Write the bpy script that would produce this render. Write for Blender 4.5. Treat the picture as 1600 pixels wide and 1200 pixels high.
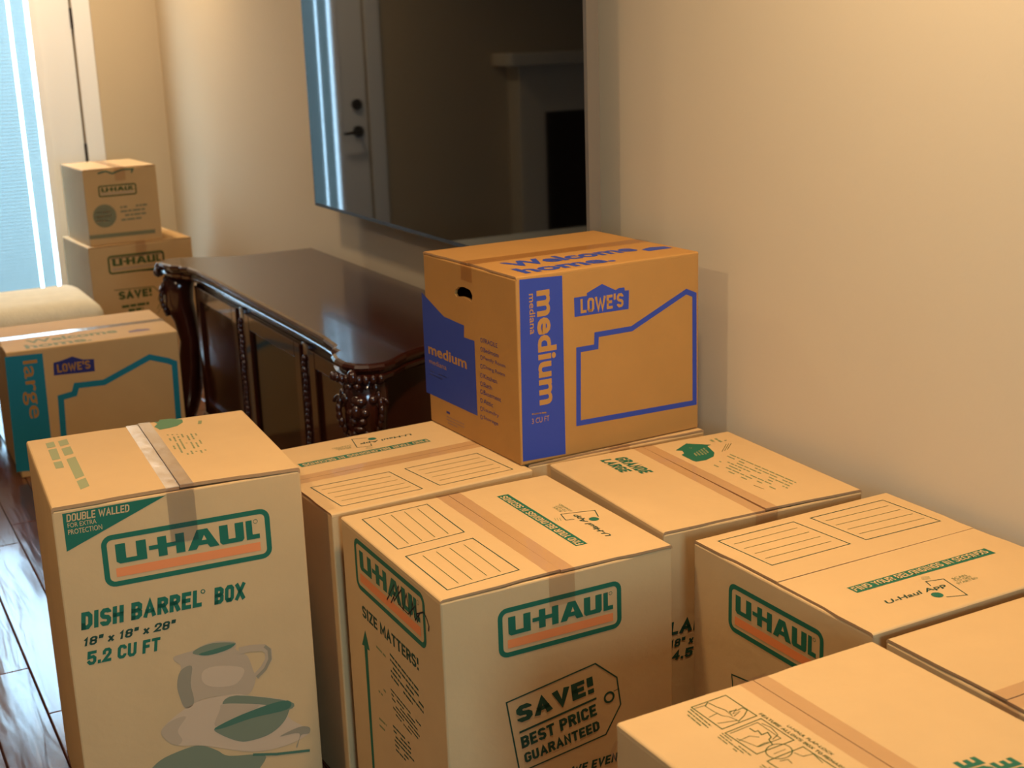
import bpy, bmesh, math, random
from mathutils import Vector, Matrix
from mathutils.geometry import tessellate_polygon
random.seed(7)
IN = 0.0254
S = bpy.context.scene
COL = S.collection
for o in list(bpy.data.objects): bpy.data.objects.remove(o)

# ------------------------------------------------------------------ camera (solved from the known box sizes)
F_PX, CAM_H, YAW, PITCH, ROLL = 2103.99, 59.815, -0.482993, -0.261889, -0.0336771
def cam_axes():
    cy, sy = math.cos(YAW), math.sin(YAW)
    fwd = Vector((-sy*math.cos(PITCH), cy*math.cos(PITCH), math.sin(PITCH)))
    right = Vector((cy, sy, 0)); up = right.cross(fwd)
    r = math.cos(ROLL)*right + math.sin(ROLL)*up
    u = -math.sin(ROLL)*right + math.cos(ROLL)*up
    return r, u, fwd
CR, CU, CF = cam_axes()
camd = bpy.data.cameras.new('camera'); cam = bpy.data.objects.new('camera', camd); COL.objects.link(cam)
camd.sensor_fit = 'HORIZONTAL'; camd.sensor_width = 36; camd.lens = 36*F_PX/1600; camd.clip_start = 0.05
camd.dof.use_dof = True; camd.dof.focus_distance = 2.45; camd.dof.aperture_fstop = 6.0
m = Matrix((CR, CU, -CF)).transposed().to_4x4(); m.translation = Vector((0, 0, CAM_H*IN)); cam.matrix_world = m
S.camera = cam
CAMPOS = Vector((0, 0, CAM_H))
def pix_ray(p): return (CR*((p[0]-800)/F_PX) + CU*((600-p[1])/F_PX) + CF)

# ------------------------------------------------------------------ world, daylight, exposure
S.view_settings.view_transform = 'Standard'; S.view_settings.look = 'None'
S.view_settings.gamma = 1; S.view_settings.use_curve_mapping = False
S.view_settings.exposure = 0.0
W = bpy.data.worlds.new('sky'); S.world = W; W.use_nodes = True
bg = W.node_tree.nodes['Background']; bg.inputs[0].default_value = (0.48, 0.76, 1.0, 1); bg.inputs[1].default_value = 21.0
def portal(name, loc, rot, sx, sy):
    l = bpy.data.lights.new(name, 'AREA'); l.shape = 'RECTANGLE'; l.size = sx*IN; l.size_y = sy*IN
    l.cycles.is_portal = True
    o = bpy.data.objects.new(name, l); o.location = Vector(loc)*IN; o.rotation_euler = rot; COL.objects.link(o)
NEAR_Y, FAR_Y, LEFT_X, RIGHT_X, CEIL = -64, 291, -200, 72, 108
WIN = (-8, 34, 30, 78)                                 # near-wall window x0 x1 z0 z1
portal('window_portal', ((WIN[0]+WIN[1])/2, NEAR_Y-3, (WIN[2]+WIN[3])/2), (math.radians(90), 0, 0), WIN[1]-WIN[0], WIN[3]-WIN[2])
portal('door_portal', (36, FAR_Y+3, 49), (math.radians(-90), 0, 0), 22, 82)
LAMPS = [((-26, 88), 23.0), ((46, 64), 34.0), ((46, 258), 25.0), ((26, 182), 13.0)]           # ceiling lamps: place, watts; the last is fill added to brighten the console wall
LAMP_COL = (1.0, 0.75, 0.47)

# ------------------------------------------------------------------ materials
def srgb(r, g, b):
    f = lambda c: (c/255/12.92) if c <= 10 else ((c/255+0.055)/1.055)**2.4
    return (f(r), f(g), f(b), 1)
def mat(name, col, rough=0.6, spec=0.3, bump=None, var=None, coat=0, metal=0, ior=None):
    m = bpy.data.materials.new(name); m.use_nodes = True; nt = m.node_tree; b = nt.nodes['Principled BSDF']
    b.inputs['Base Color'].default_value = col; b.inputs['Roughness'].default_value = rough
    b.inputs['Specular IOR Level'].default_value = spec; b.inputs['Metallic'].default_value = metal
    b.inputs['Coat Weight'].default_value = coat
    if ior: b.inputs['IOR'].default_value = ior
    if var or bump:
        tc = nt.nodes.new('ShaderNodeTexCoord')
    if var:
        sc, amt = var
        n = nt.nodes.new('ShaderNodeTexNoise'); n.inputs['Scale'].default_value = sc; n.inputs['Detail'].default_value = 5
        nt.links.new(tc.outputs['Object'], n.inputs['Vector'])
        mx = nt.nodes.new('ShaderNodeMix'); mx.data_type = 'RGBA'
        mx.inputs[6].default_value = tuple(c*(1-amt) for c in col[:3])+(1,); mx.inputs[7].default_value = tuple(min(1, c*(1+amt)) for c in col[:3])+(1,)
        nt.links.new(n.outputs[0], mx.inputs[0]); nt.links.new(mx.outputs[2], b.inputs['Base Color'])
    if bump:
        sc, st = bump
        n2 = nt.nodes.new('ShaderNodeTexNoise'); n2.inputs['Scale'].default_value = sc; n2.inputs['Detail'].default_value = 4
        nt.links.new(tc.outputs['Object'], n2.inputs['Vector'])
        bp = nt.nodes.new('ShaderNodeBump'); bp.inputs['Strength'].default_value = st; bp.inputs['Distance'].default_value = 0.004
        nt.links.new(n2.outputs[0], bp.inputs['Height']); nt.links.new(bp.outputs[0], b.inputs['Normal'])
    return m
KRAFT = mat('kraft_cardboard', srgb(195, 158, 108), 0.75, 0.2, bump=(60, 0.12), var=(9, 0.07))
KRAFT2 = mat('golden_cardboard', srgb(168, 120, 60), 0.7, 0.25, bump=(60, 0.12), var=(9, 0.08))
EDGE = mat('cut_cardboard', srgb(170, 130, 88), 0.85, 0.1)
GREEN = mat('green_ink', srgb(24, 92, 66), 0.6, 0.3)
DKGREEN = mat('dark_green_ink', srgb(28, 62, 44), 0.6, 0.3)
OLIVE = mat('faded_green_ink', srgb(128, 128, 84), 0.7, 0.2)
THIN = mat('fine_green_ink', srgb(70, 84, 44), 0.7, 0.2)
ORANGE = mat('orange_ink', srgb(222, 128, 70), 0.6, 0.3)
BLUE = mat('blue_ink', srgb(46, 64, 142), 0.55, 0.3)
TEAL = mat('teal_ink', srgb(20, 118, 140), 0.55, 0.3)
NAVY = mat('navy_ink', srgb(40, 44, 110), 0.6, 0.3)
BLACK = mat('black_pen', srgb(34, 30, 30), 0.7, 0.2)
WALL = mat('cream_paint', srgb(199, 181, 152), 0.75, 0.2, bump=(90, 0.06), var=(1.5, 0.015))
CEILM = mat('ceiling_paint', srgb(235, 225, 205), 0.85, 0.1)
TRIM = mat('white_trim_paint', srgb(240, 240, 240), 0.4, 0.4)
METAL = mat('bronze_metal', srgb(70, 62, 54), 0.35, 0.5, metal=0.8)
CHROME = mat('nickel_metal', srgb(170, 168, 160), 0.25, 0.5, metal=1)
BLACKP = mat('black_plastic', srgb(12, 12, 13), 0.4, 0.4)
BEZEL = mat('silver_bezel', srgb(120, 108, 92), 0.35, 0.5, metal=0.3)
SCREEN = mat('tv_glass', (0.0025, 0.002, 0.0018, 1), 0.03, 0.5, ior=1.42)
MAHOG = mat('dark_mahogany', srgb(52, 20, 12), 0.16, 0.5, var=(6, 0.35), coat=0.3)
MAHOG2 = mat('mahogany_carving', srgb(48, 20, 12), 0.22, 0.5, var=(20, 0.4), coat=0.3)
GLASSDK = mat('dark_cabinet_panel', srgb(20, 9, 6), 0.12, 0.5)
FABRIC = mat('beige_upholstery', srgb(222, 212, 188), 0.95, 0.1, bump=(140, 0.4), var=(16, 0.14))
BRICK = mat('dark_firebox', srgb(10, 9, 9), 0.9, 0.1)
STONE = mat('fireplace_stone', srgb(120, 105, 90), 0.6, 0.3, var=(5, 0.2))
def tape_material(name, tint, gloss, rough=0.12, bump=0.12, scale=45):
    m = bpy.data.materials.new(name); m.use_nodes = True; nt = m.node_tree; nt.nodes.clear()
    o = nt.nodes.new('ShaderNodeOutputMaterial'); t = nt.nodes.new('ShaderNodeBsdfTransparent'); g = nt.nodes.new('ShaderNodeBsdfGlossy')
    t.inputs[0].default_value = tint; g.inputs['Roughness'].default_value = rough
    lw = nt.nodes.new('ShaderNodeLayerWeight'); pw = nt.nodes.new('ShaderNodeMath'); pw.operation = 'POWER'; pw.inputs[1].default_value = 3.5
    fr = nt.nodes.new('ShaderNodeMath'); fr.operation = 'MULTIPLY_ADD'; fr.inputs[1].default_value = gloss; fr.inputs[2].default_value = 0.04
    nt.links.new(lw.outputs['Facing'], pw.inputs[0]); nt.links.new(pw.outputs[0], fr.inputs[0])
    mx = nt.nodes.new('ShaderNodeMixShader')
    tc = nt.nodes.new('ShaderNodeTexCoord'); n = nt.nodes.new('ShaderNodeTexNoise'); n.inputs['Scale'].default_value = scale; bp = nt.nodes.new('ShaderNodeBump')
    bp.inputs['Strength'].default_value = bump; bp.inputs['Distance'].default_value = 0.003
    nt.links.new(tc.outputs['Object'], n.inputs['Vector']); nt.links.new(n.outputs[0], bp.inputs['Height']); nt.links.new(bp.outputs[0], g.inputs['Normal'])
    nt.links.new(fr.outputs[0], mx.inputs[0]); nt.links.new(t.outputs[0], mx.inputs[1]); nt.links.new(g.outputs[0], mx.inputs[2]); nt.links.new(mx.outputs[0], o.inputs[0])
    return m
TAPE = tape_material('clear_packing_tape', (0.92, 0.86, 0.83, 1), 0.35)
SHINY = tape_material('shiny_packing_tape', (0.88, 0.85, 0.84, 1), 2.0, 0.2, 0.6, 18)
PANE = tape_material('window_glass', (0.98, 0.99, 0.99, 1), 0.3)
def slat_material():
    m = bpy.data.materials.new('blind_slat'); m.use_nodes = True; nt = m.node_tree; nt.nodes.clear()
    o = nt.nodes.new('ShaderNodeOutputMaterial'); d = nt.nodes.new('ShaderNodeBsdfDiffuse'); t = nt.nodes.new('ShaderNodeBsdfTranslucent')
    d.inputs[0].default_value = (0.20, 0.22, 0.22, 1); t.inputs[0].default_value = (0.036, 0.045, 0.042, 1)
    a = nt.nodes.new('ShaderNodeAddShader'); nt.links.new(d.outputs[0], a.inputs[0]); nt.links.new(t.outputs[0], a.inputs[1]); nt.links.new(a.outputs[0], o.inputs[0])
    return m
SLAT = slat_material()
def plank_material(i):
    m = bpy.data.materials.new('glossy_plank_wood'); m.use_nodes = True; nt = m.node_tree; b = nt.nodes['Principled BSDF']
    tc = nt.nodes.new('ShaderNodeTexCoord'); mp = nt.nodes.new('ShaderNodeMapping'); mp.inputs['Scale'].default_value = (22, 1.6, 1)
    mp.inputs['Location'].default_value = (i*3.1, i*1.7, 0)
    n = nt.nodes.new('ShaderNodeTexNoise'); n.inputs['Scale'].default_value = 3; n.inputs['Detail'].default_value = 6
    cr = nt.nodes.new('ShaderNodeValToRGB'); cr.color_ramp.elements[0].color = srgb(38, 16, 11); cr.color_ramp.elements[1].color = srgb(104+10*i, 50+5*i, 34)
    nt.links.new(tc.outputs['Object'], mp.inputs[0]); nt.links.new(mp.outputs[0], n.inputs['Vector']); nt.links.new(n.outputs[0], cr.inputs[0]); nt.links.new(cr.outputs[0], b.inputs['Base Color'])
    mp2 = nt.nodes.new('ShaderNodeMapping'); mp2.inputs['Scale'].default_value = (26, 3.0, 1); mp2.inputs['Location'].default_value = (i*5.3, i*2.2, 0)
    n2 = nt.nodes.new('ShaderNodeTexNoise'); n2.inputs['Scale'].default_value = 1.0; n2.inputs['Detail'].default_value = 2; n2.inputs['Distortion'].default_value = 0.6
    bp = nt.nodes.new('ShaderNodeBump'); bp.inputs['Strength'].default_value = 0.55; bp.inputs['Distance'].default_value = 0.004
    nt.links.new(tc.outputs['Object'], mp2.inputs[0]); nt.links.new(mp2.outputs[0], n2.inputs['Vector']); nt.links.new(n2.outputs[0], bp.inputs['Height']); nt.links.new(bp.outputs[0], b.inputs['Normal'])
    b.inputs['Roughness'].default_value = 0.2; b.inputs['Specular IOR Level'].default_value = 0.7; b.inputs['IOR'].default_value = 1.6
    b.inputs['Coat Weight'].default_value = 0.5; b.inputs['Coat Roughness'].default_value = 0.08
    return m
PLANKS = [plank_material(i) for i in range(3)]

# ------------------------------------------------------------------ mesh helpers (inches in, metres out)
def mk(name, verts, faces, mats, parent=None, loc=None, rz=0, smooth=False):
    me = bpy.data.meshes.new(name); me.from_pydata([Vector(v)*IN for v in verts], [], faces); me.update()
    for mm in (mats if isinstance(mats, (list, tuple)) else [mats]): me.materials.append(mm)
    if smooth:
        for p in me.polygons: p.use_smooth = True
    o = bpy.data.objects.new(name, me); COL.objects.link(o)
    if parent: o.parent = parent
    if loc is not None: o.location = Vector(loc)*IN
    o.rotation_euler.z = rz
    return o
def mkbm(name, bm, mats, parent=None, loc=None, rz=0, smooth=False):
    bm.normal_update()
    me = bpy.data.meshes.new(name); bm.to_mesh(me); bm.free()
    me.transform(Matrix.Scale(IN, 4))
    for mm in (mats if isinstance(mats, (list, tuple)) else [mats]): me.materials.append(mm)
    if smooth:
        for p in me.polygons: p.use_smooth = True
    o = bpy.data.objects.new(name, me); COL.objects.link(o)
    if parent: o.parent = parent
    if loc is not None: o.location = Vector(loc)*IN
    o.rotation_euler.z = rz
    return o
def bm_box(bm, x0, x1, y0, y1, z0, z1, bev=0, seg=2):
    r = bmesh.ops.create_cube(bm, size=1)
    vs = r['verts']
    for v in vs:
        v.co = Vector(((x0+x1)/2+v.co.x*(x1-x0), (y0+y1)/2+v.co.y*(y1-y0), (z0+z1)/2+v.co.z*(z1-z0)))
    if bev:
        es = list({e for v in vs for e in v.link_edges})
        bmesh.ops.bevel(bm, geom=es, offset=bev, segments=seg, profile=0.5, affect='EDGES')
def box(name, x0, x1, y0, y1, z0, z1, mt, parent=None, bev=0, seg=2, loc=None, smooth=False):
    bm = bmesh.new(); bm_box(bm, x0, x1, y0, y1, z0, z1, bev, seg)
    return mkbm(name, bm, mt, parent, loc, smooth=smooth)
def boxes(name, lst, mt, parent=None, bev=0, loc=None):
    bm = bmesh.new()
    for b in lst: bm_box(bm, *b, bev=bev)
    return mkbm(name, bm, mt, parent, loc)
def bm_ball(bm, c, r, seg=10, rings=7, rot=None):
    rs = r if isinstance(r, (tuple, list)) else (r, r, r)
    M = Matrix.Translation(Vector(c)) @ (rot if rot else Matrix.Identity(4)) @ Matrix.Diagonal((rs[0], rs[1], rs[2], 1))
    bmesh.ops.create_uvsphere(bm, u_segments=seg, v_segments=rings, radius=1, matrix=M)
def bm_tube(bm, pts, rad, n=8, cap=True):
    pts = [Vector(p) for p in pts]; rads = rad if isinstance(rad, (list, tuple)) else [rad]*len(pts)
    rings = []; prev = None
    for i, p in enumerate(pts):
        t = (pts[min(i+1, len(pts)-1)]-pts[max(i-1, 0)]).normalized()
        a = prev if prev else (Vector((0, 0, 1)) if abs(t.z) < 0.9 else Vector((1, 0, 0)))
        a = (a - t*a.dot(t)).normalized(); prev = a; b = t.cross(a)
        rings.append([bm.verts.new(p+(a*math.cos(k*2*math.pi/n)+b*math.sin(k*2*math.pi/n))*rads[i]) for k in range(n)])
    for r0, r1 in zip(rings, rings[1:]):
        for k in range(n): bm.faces.new((r0[k], r0[(k+1) % n], r1[(k+1) % n], r1[k]))
    if cap:
        bm.faces.new(rings[0][::-1]); bm.faces.new(rings[-1])
def bm_prism(bm, poly, z0, z1, bev=0, inset=0):
    a = [bm.verts.new((p[0], p[1], z0)) for p in poly]; b = [bm.verts.new((p[0], p[1], z1)) for p in poly]
    n = len(poly)
    f0 = bm.faces.new(a[::-1]); f1 = bm.faces.new(b)
    for k in range(n): bm.faces.new((a[k], a[(k+1) % n], b[(k+1) % n], b[k]))
    return f0, f1
def thing(name, label, cat, loc=(0, 0, 0), rz=0, group=None):
    o = bpy.data.objects.new(name, None); COL.objects.link(o); o.location = Vector(loc)*IN; o.rotation_euler.z = rz
    o.empty_display_size = 0.1
    o['label'] = label; o['category'] = cat
    if group: o['group'] = group
    return o
def tag(o, label, cat, group=None):
    o['label'] = label; o['category'] = cat
    if group: o['group'] = group
    return o
def struct(o): o['kind'] = 'structure'; return o

# ------------------------------------------------------------------ room shell
fl = struct(box('floor', LEFT_X-4, RIGHT_X+4, NEAR_Y-4, FAR_Y+4, -4, -0.75, mat('subfloor', srgb(30, 14, 10), 0.8)))
PW = 4.7; lens = [38, 47, 59]
pm = {}
for li, L in enumerate(lens):
    for k in range(3):
        bm = bmesh.new(); bm_box(bm, 0.03, PW-0.03, 0.03, L-0.03, -0.75, 0, bev=0.10, seg=1)
        me = bpy.data.meshes.new('plank'); bm.normal_update(); bm.to_mesh(me); bm.free(); me.transform(Matrix.Scale(IN, 4)); me.materials.append(PLANKS[k]); pm[(li, k)] = me
x = 13.4-PW*25; row = 0
bmf = bmesh.new()
for k in range(17):
    xx = x-PW*(k+1)
    for j in range(8): bm_box(bmf, xx+0.03, xx+PW-0.03, NEAR_Y-4+j*45.5+(k*17) % 11*0+0.03, NEAR_Y-4+(j+1)*45.5-0.03, -0.75, 0, bev=0.10, seg=1)
farp = mkbm('plank', bmf, PLANKS[1], fl); farp['kind'] = 'stuff'
anchor = {24: 130.0, 25: 119.3}
while x < RIGHT_X:
    rng = random.Random(row*13+5)
    y = anchor[row]-47*5 if row in anchor else NEAR_Y-rng.uniform(4, 50)
    first = True
    while y < FAR_Y:
        li = 1 if row in anchor else rng.randrange(3)
        if y+lens[li] > NEAR_Y-4:
            o = bpy.data.objects.new('plank', pm[(li, rng.randrange(3))]); COL.objects.link(o); o.parent = fl
            o.location = Vector((x, y, 0))*IN
        y += lens[li]
    x += PW; row += 1
struct(box('ceiling', LEFT_X-4, RIGHT_X+4, NEAR_Y-4, FAR_Y+4, CEIL, CEIL+4, CEILM))
struct(box('wall_right', RIGHT_X, RIGHT_X+4, NEAR_Y-4, FAR_Y+4, -0.75, CEIL, WALL))
struct(box('wall_left', LEFT_X-4, LEFT_X, NEAR_Y-4, FAR_Y+4, -0.75, CEIL, WALL))
DX0, DX1, DZ = 17.9, 54.9, 96.6
struct(boxes('wall_far', [(LEFT_X, DX0, FAR_Y, FAR_Y+4, -0.75, CEIL), (DX1, RIGHT_X, FAR_Y, FAR_Y+4, -0.75, CEIL), (DX0, DX1, FAR_Y, FAR_Y+4, DZ, CEIL)], WALL))
struct(boxes('wall_near', [(LEFT_X, WIN[0], NEAR_Y-4, NEAR_Y, -0.75, CEIL), (WIN[1], RIGHT_X, NEAR_Y-4, NEAR_Y, -0.75, CEIL), (WIN[0], WIN[1], NEAR_Y-4, NEAR_Y, -0.75, WIN[2]), (WIN[0], WIN[1], NEAR_Y-4, NEAR_Y, WIN[3], CEIL)], WALL))
struct(box('baseboard_right', RIGHT_X-0.6, RIGHT_X, NEAR_Y, FAR_Y, 0, 5, TRIM, bev=0.12))
struct(boxes('baseboard_far', [(DX1+3.7, RIGHT_X-0.6, FAR_Y-0.6, FAR_Y, 0, 5), (-12, DX0-3.7, FAR_Y-0.6, FAR_Y, 0, 5)], TRIM))
struct(box('baseboard_left', LEFT_X, LEFT_X+0.6, NEAR_Y, FAR_Y-8, 0, 5, TRIM, bev=0.12))
# near-wall window
wn = struct(boxes('window_1', [(WIN[0], WIN[0]+1.6, NEAR_Y-3.5, NEAR_Y, WIN[2], WIN[3]), (WIN[1]-1.6, WIN[1], NEAR_Y-3.5, NEAR_Y, WIN[2], WIN[3]),
     (WIN[0]+1.6, WIN[1]-1.6, NEAR_Y-3.5, NEAR_Y, WIN[2], WIN[2]+1.6), (WIN[0]+1.6, WIN[1]-1.6, NEAR_Y-3.5, NEAR_Y, WIN[3]-1.6, WIN[3]), (WIN[0]+1.6, WIN[1]-1.6, NEAR_Y-3, NEAR_Y-1, 53.4, 54.8)], TRIM))
for z0, z1 in ((WIN[2]+1.6, 53.4), (54.8, WIN[3]-1.6)):
    mk('pane', [(WIN[0]+1.6, NEAR_Y-2, z0), (WIN[1]-1.6, NEAR_Y-2, z0), (WIN[1]-1.6, NEAR_Y-2, z1), (WIN[0]+1.6, NEAR_Y-2, z1)], [(3, 2, 1, 0)], PANE, wn)
boxes('window_casing', [(WIN[0]-3.5, WIN[0], NEAR_Y, NEAR_Y+0.7, WIN[2]-3.5, WIN[3]+3.5), (WIN[1], WIN[1]+3.5, NEAR_Y, NEAR_Y+0.7, WIN[2]-3.5, WIN[3]+3.5),
     (WIN[0], WIN[1], NEAR_Y, NEAR_Y+0.7, WIN[3], WIN[3]+3.5), (WIN[0], WIN[1], NEAR_Y, NEAR_Y+0.7, WIN[2]-3.5, WIN[2])], TRIM, wn)
# far door with full glass and mini blinds
GX0, GX1, GZ0, GZ1 = 25.6, 46.6, 8.3, 90.0
dr = struct(boxes('door_1', [(53.9, 54.88, FAR_Y+1.97, FAR_Y+3.8, 0.4, 96.5), (17.92, 18.9, FAR_Y+1.97, FAR_Y+3.8, 0.4, 96.5), (18.9, 53.9, FAR_Y+1.97, FAR_Y+3.8, 95.4, 96.5), (18.3, GX0, FAR_Y+0.2, FAR_Y+1.95, 0.4, 96.0), (GX1, 54.5, FAR_Y+0.2, FAR_Y+1.95, 0.4, 96.0), (GX0, GX1, FAR_Y+0.2, FAR_Y+1.95, 0.4, GZ0), (GX0, GX1, FAR_Y+0.2, FAR_Y+1.95, GZ1, 96.0)], TRIM))
boxes('glass_frame', [(GX0-1.4, GX0, FAR_Y-0.25, FAR_Y+0.2, GZ0-1.4, GZ1+1.4), (GX1, GX1+1.4, FAR_Y-0.25, FAR_Y+0.2, GZ0-1.4, GZ1+1.4), (GX0, GX1, FAR_Y-0.25, FAR_Y+0.2, GZ0-1.4, GZ0), (GX0, GX1, FAR_Y-0.25, FAR_Y+0.2, GZ1, GZ1+1.4)], TRIM, dr, bev=0.1)
mk('pane', [(GX0, FAR_Y+0.3, GZ0), (GX1, FAR_Y+0.3, GZ0), (GX1, FAR_Y+0.3, GZ1), (GX0, FAR_Y+0.3, GZ1)], [(0, 1, 2, 3)], PANE, dr)
sv = []; sf = []
tw, tl = 0.95, math.radians(50)
dy, dz = tw*math.cos(tl)/2, tw*math.sin(tl)/2
for a, b in ((GX0+0.45, 28.55), (28.8, 42.7), (43.25, GX1-0.55)):
    i = len(sv)
    for t in (-1, 0, 1):
        bow = 0.05*(1-t*t)
        sv += [(a, t*dy+bow*math.sin(tl), t*dz-bow*math.cos(tl)*-1), (b, t*dy+bow*math.sin(tl), t*dz-bow*math.cos(tl)*-1)]
    sf += [(i, i+1, i+3, i+2), (i+2, i+3, i+5, i+4)]
s0 = mk('blind_slat', sv, sf, SLAT, dr, loc=(0, FAR_Y+1.0, GZ0+0.8))
z = GZ0+1.5
while z < GZ1-0.3:
    c = s0.copy(); COL.objects.link(c); c.parent = dr; c.location = Vector((0, FAR_Y+1.0, z))*IN; z += 0.7
for z in (90, 63.6, 36.6, 10):
    bm = bmesh.new(); bm_tube(bm, [(54.75, FAR_Y-0.1, z-2.0), (54.75, FAR_Y-0.1, z+2.0)], 0.32, 8); mkbm('hinge', bm, METAL, dr)
bm = bmesh.new(); bm_tube(bm, [(20.7, FAR_Y+0.2, 43.1), (20.7, FAR_Y-0.5, 43.1)], 1.25, 16); bm_box(bm, 20.5, 20.9, FAR_Y-1.2, FAR_Y-0.5, 42.5, 43.7, 0.1); mkbm('deadbolt', bm, METAL, dr)
bm = bmesh.new(); bm_tube(bm, [(20.7, FAR_Y+0.2, 37.1), (20.7, FAR_Y-0.4, 37.1)], 1.3, 16); bm_tube(bm, [(20.7, FAR_Y-0.3, 37.1), (20.7, FAR_Y-2.2, 37.1), (21.4, FAR_Y-2.5, 37.1), (25.0, FAR_Y-2.4, 36.9)], [.45, .45, .42, .32], 10); mkbm('lever_handle', bm, METAL, dr)
tr = struct(boxes('trim_1', [(DX1+0.05, DX1+3.6, FAR_Y-0.75, FAR_Y, 0, DZ+3.6), (DX0-3.6, DX0-0.05, FAR_Y-0.75, FAR_Y, 0, DZ+3.6), (DX0-0.05, DX1+0.05, FAR_Y-0.75, FAR_Y, DZ, DZ+3.6)], TRIM, bev=0.15))
struct(box('trim_2', DX0, DX1, FAR_Y-0.3, FAR_Y+3.5, -0.05, 0.35, METAL))

# ------------------------------------------------------------------ ceiling lamps
for i, ((lx, ly), watt) in enumerate(LAMPS):
    t = thing('ceiling_light', ('round dome ceiling light over the middle of the room', 'round dome ceiling light above the row of boxes along the wall', 'round dome ceiling light above the far corner stack', 'added dome fill light on the ceiling in front of the carved console')[i], 'ceiling light', (lx, ly, CEIL), 0)
    bm = bmesh.new(); bm_tube(bm, [(0, 0, -0.01), (0, 0, -1.0)], [6.6, 6.3], 28); mkbm('base', bm, CHROME, t)
    em = bpy.data.materials.new('lamp_glass'); em.use_nodes = True; b = em.node_tree.nodes['Principled BSDF']; b.inputs['Base Color'].default_value = (.9, .85, .75, 1)
    b.inputs['Emission Color'].default_value = LAMP_COL+(1,); b.inputs['Emission Strength'].default_value = 4
    bm = bmesh.new(); bm_tube(bm, [(0, 0, -1.0), (0, 0, -1.6), (0, 0, -2.4), (0, 0, -3.0), (0, 0, -3.2)], [5.9, 5.6, 4.4, 2.4, 0.4], 28); mkbm('shade', bm, em, t, smooth=True)
    l = bpy.data.lights.new('lamp', 'AREA'); l.shape = 'DISK'; l.size = 9*IN; l.energy = watt; l.color = LAMP_COL; l.spread = math.radians(150)
    lo = bpy.data.objects.new('lamp', l); COL.objects.link(lo); lo.parent = t; lo.location = (0, 0, -3.5*IN)

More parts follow.
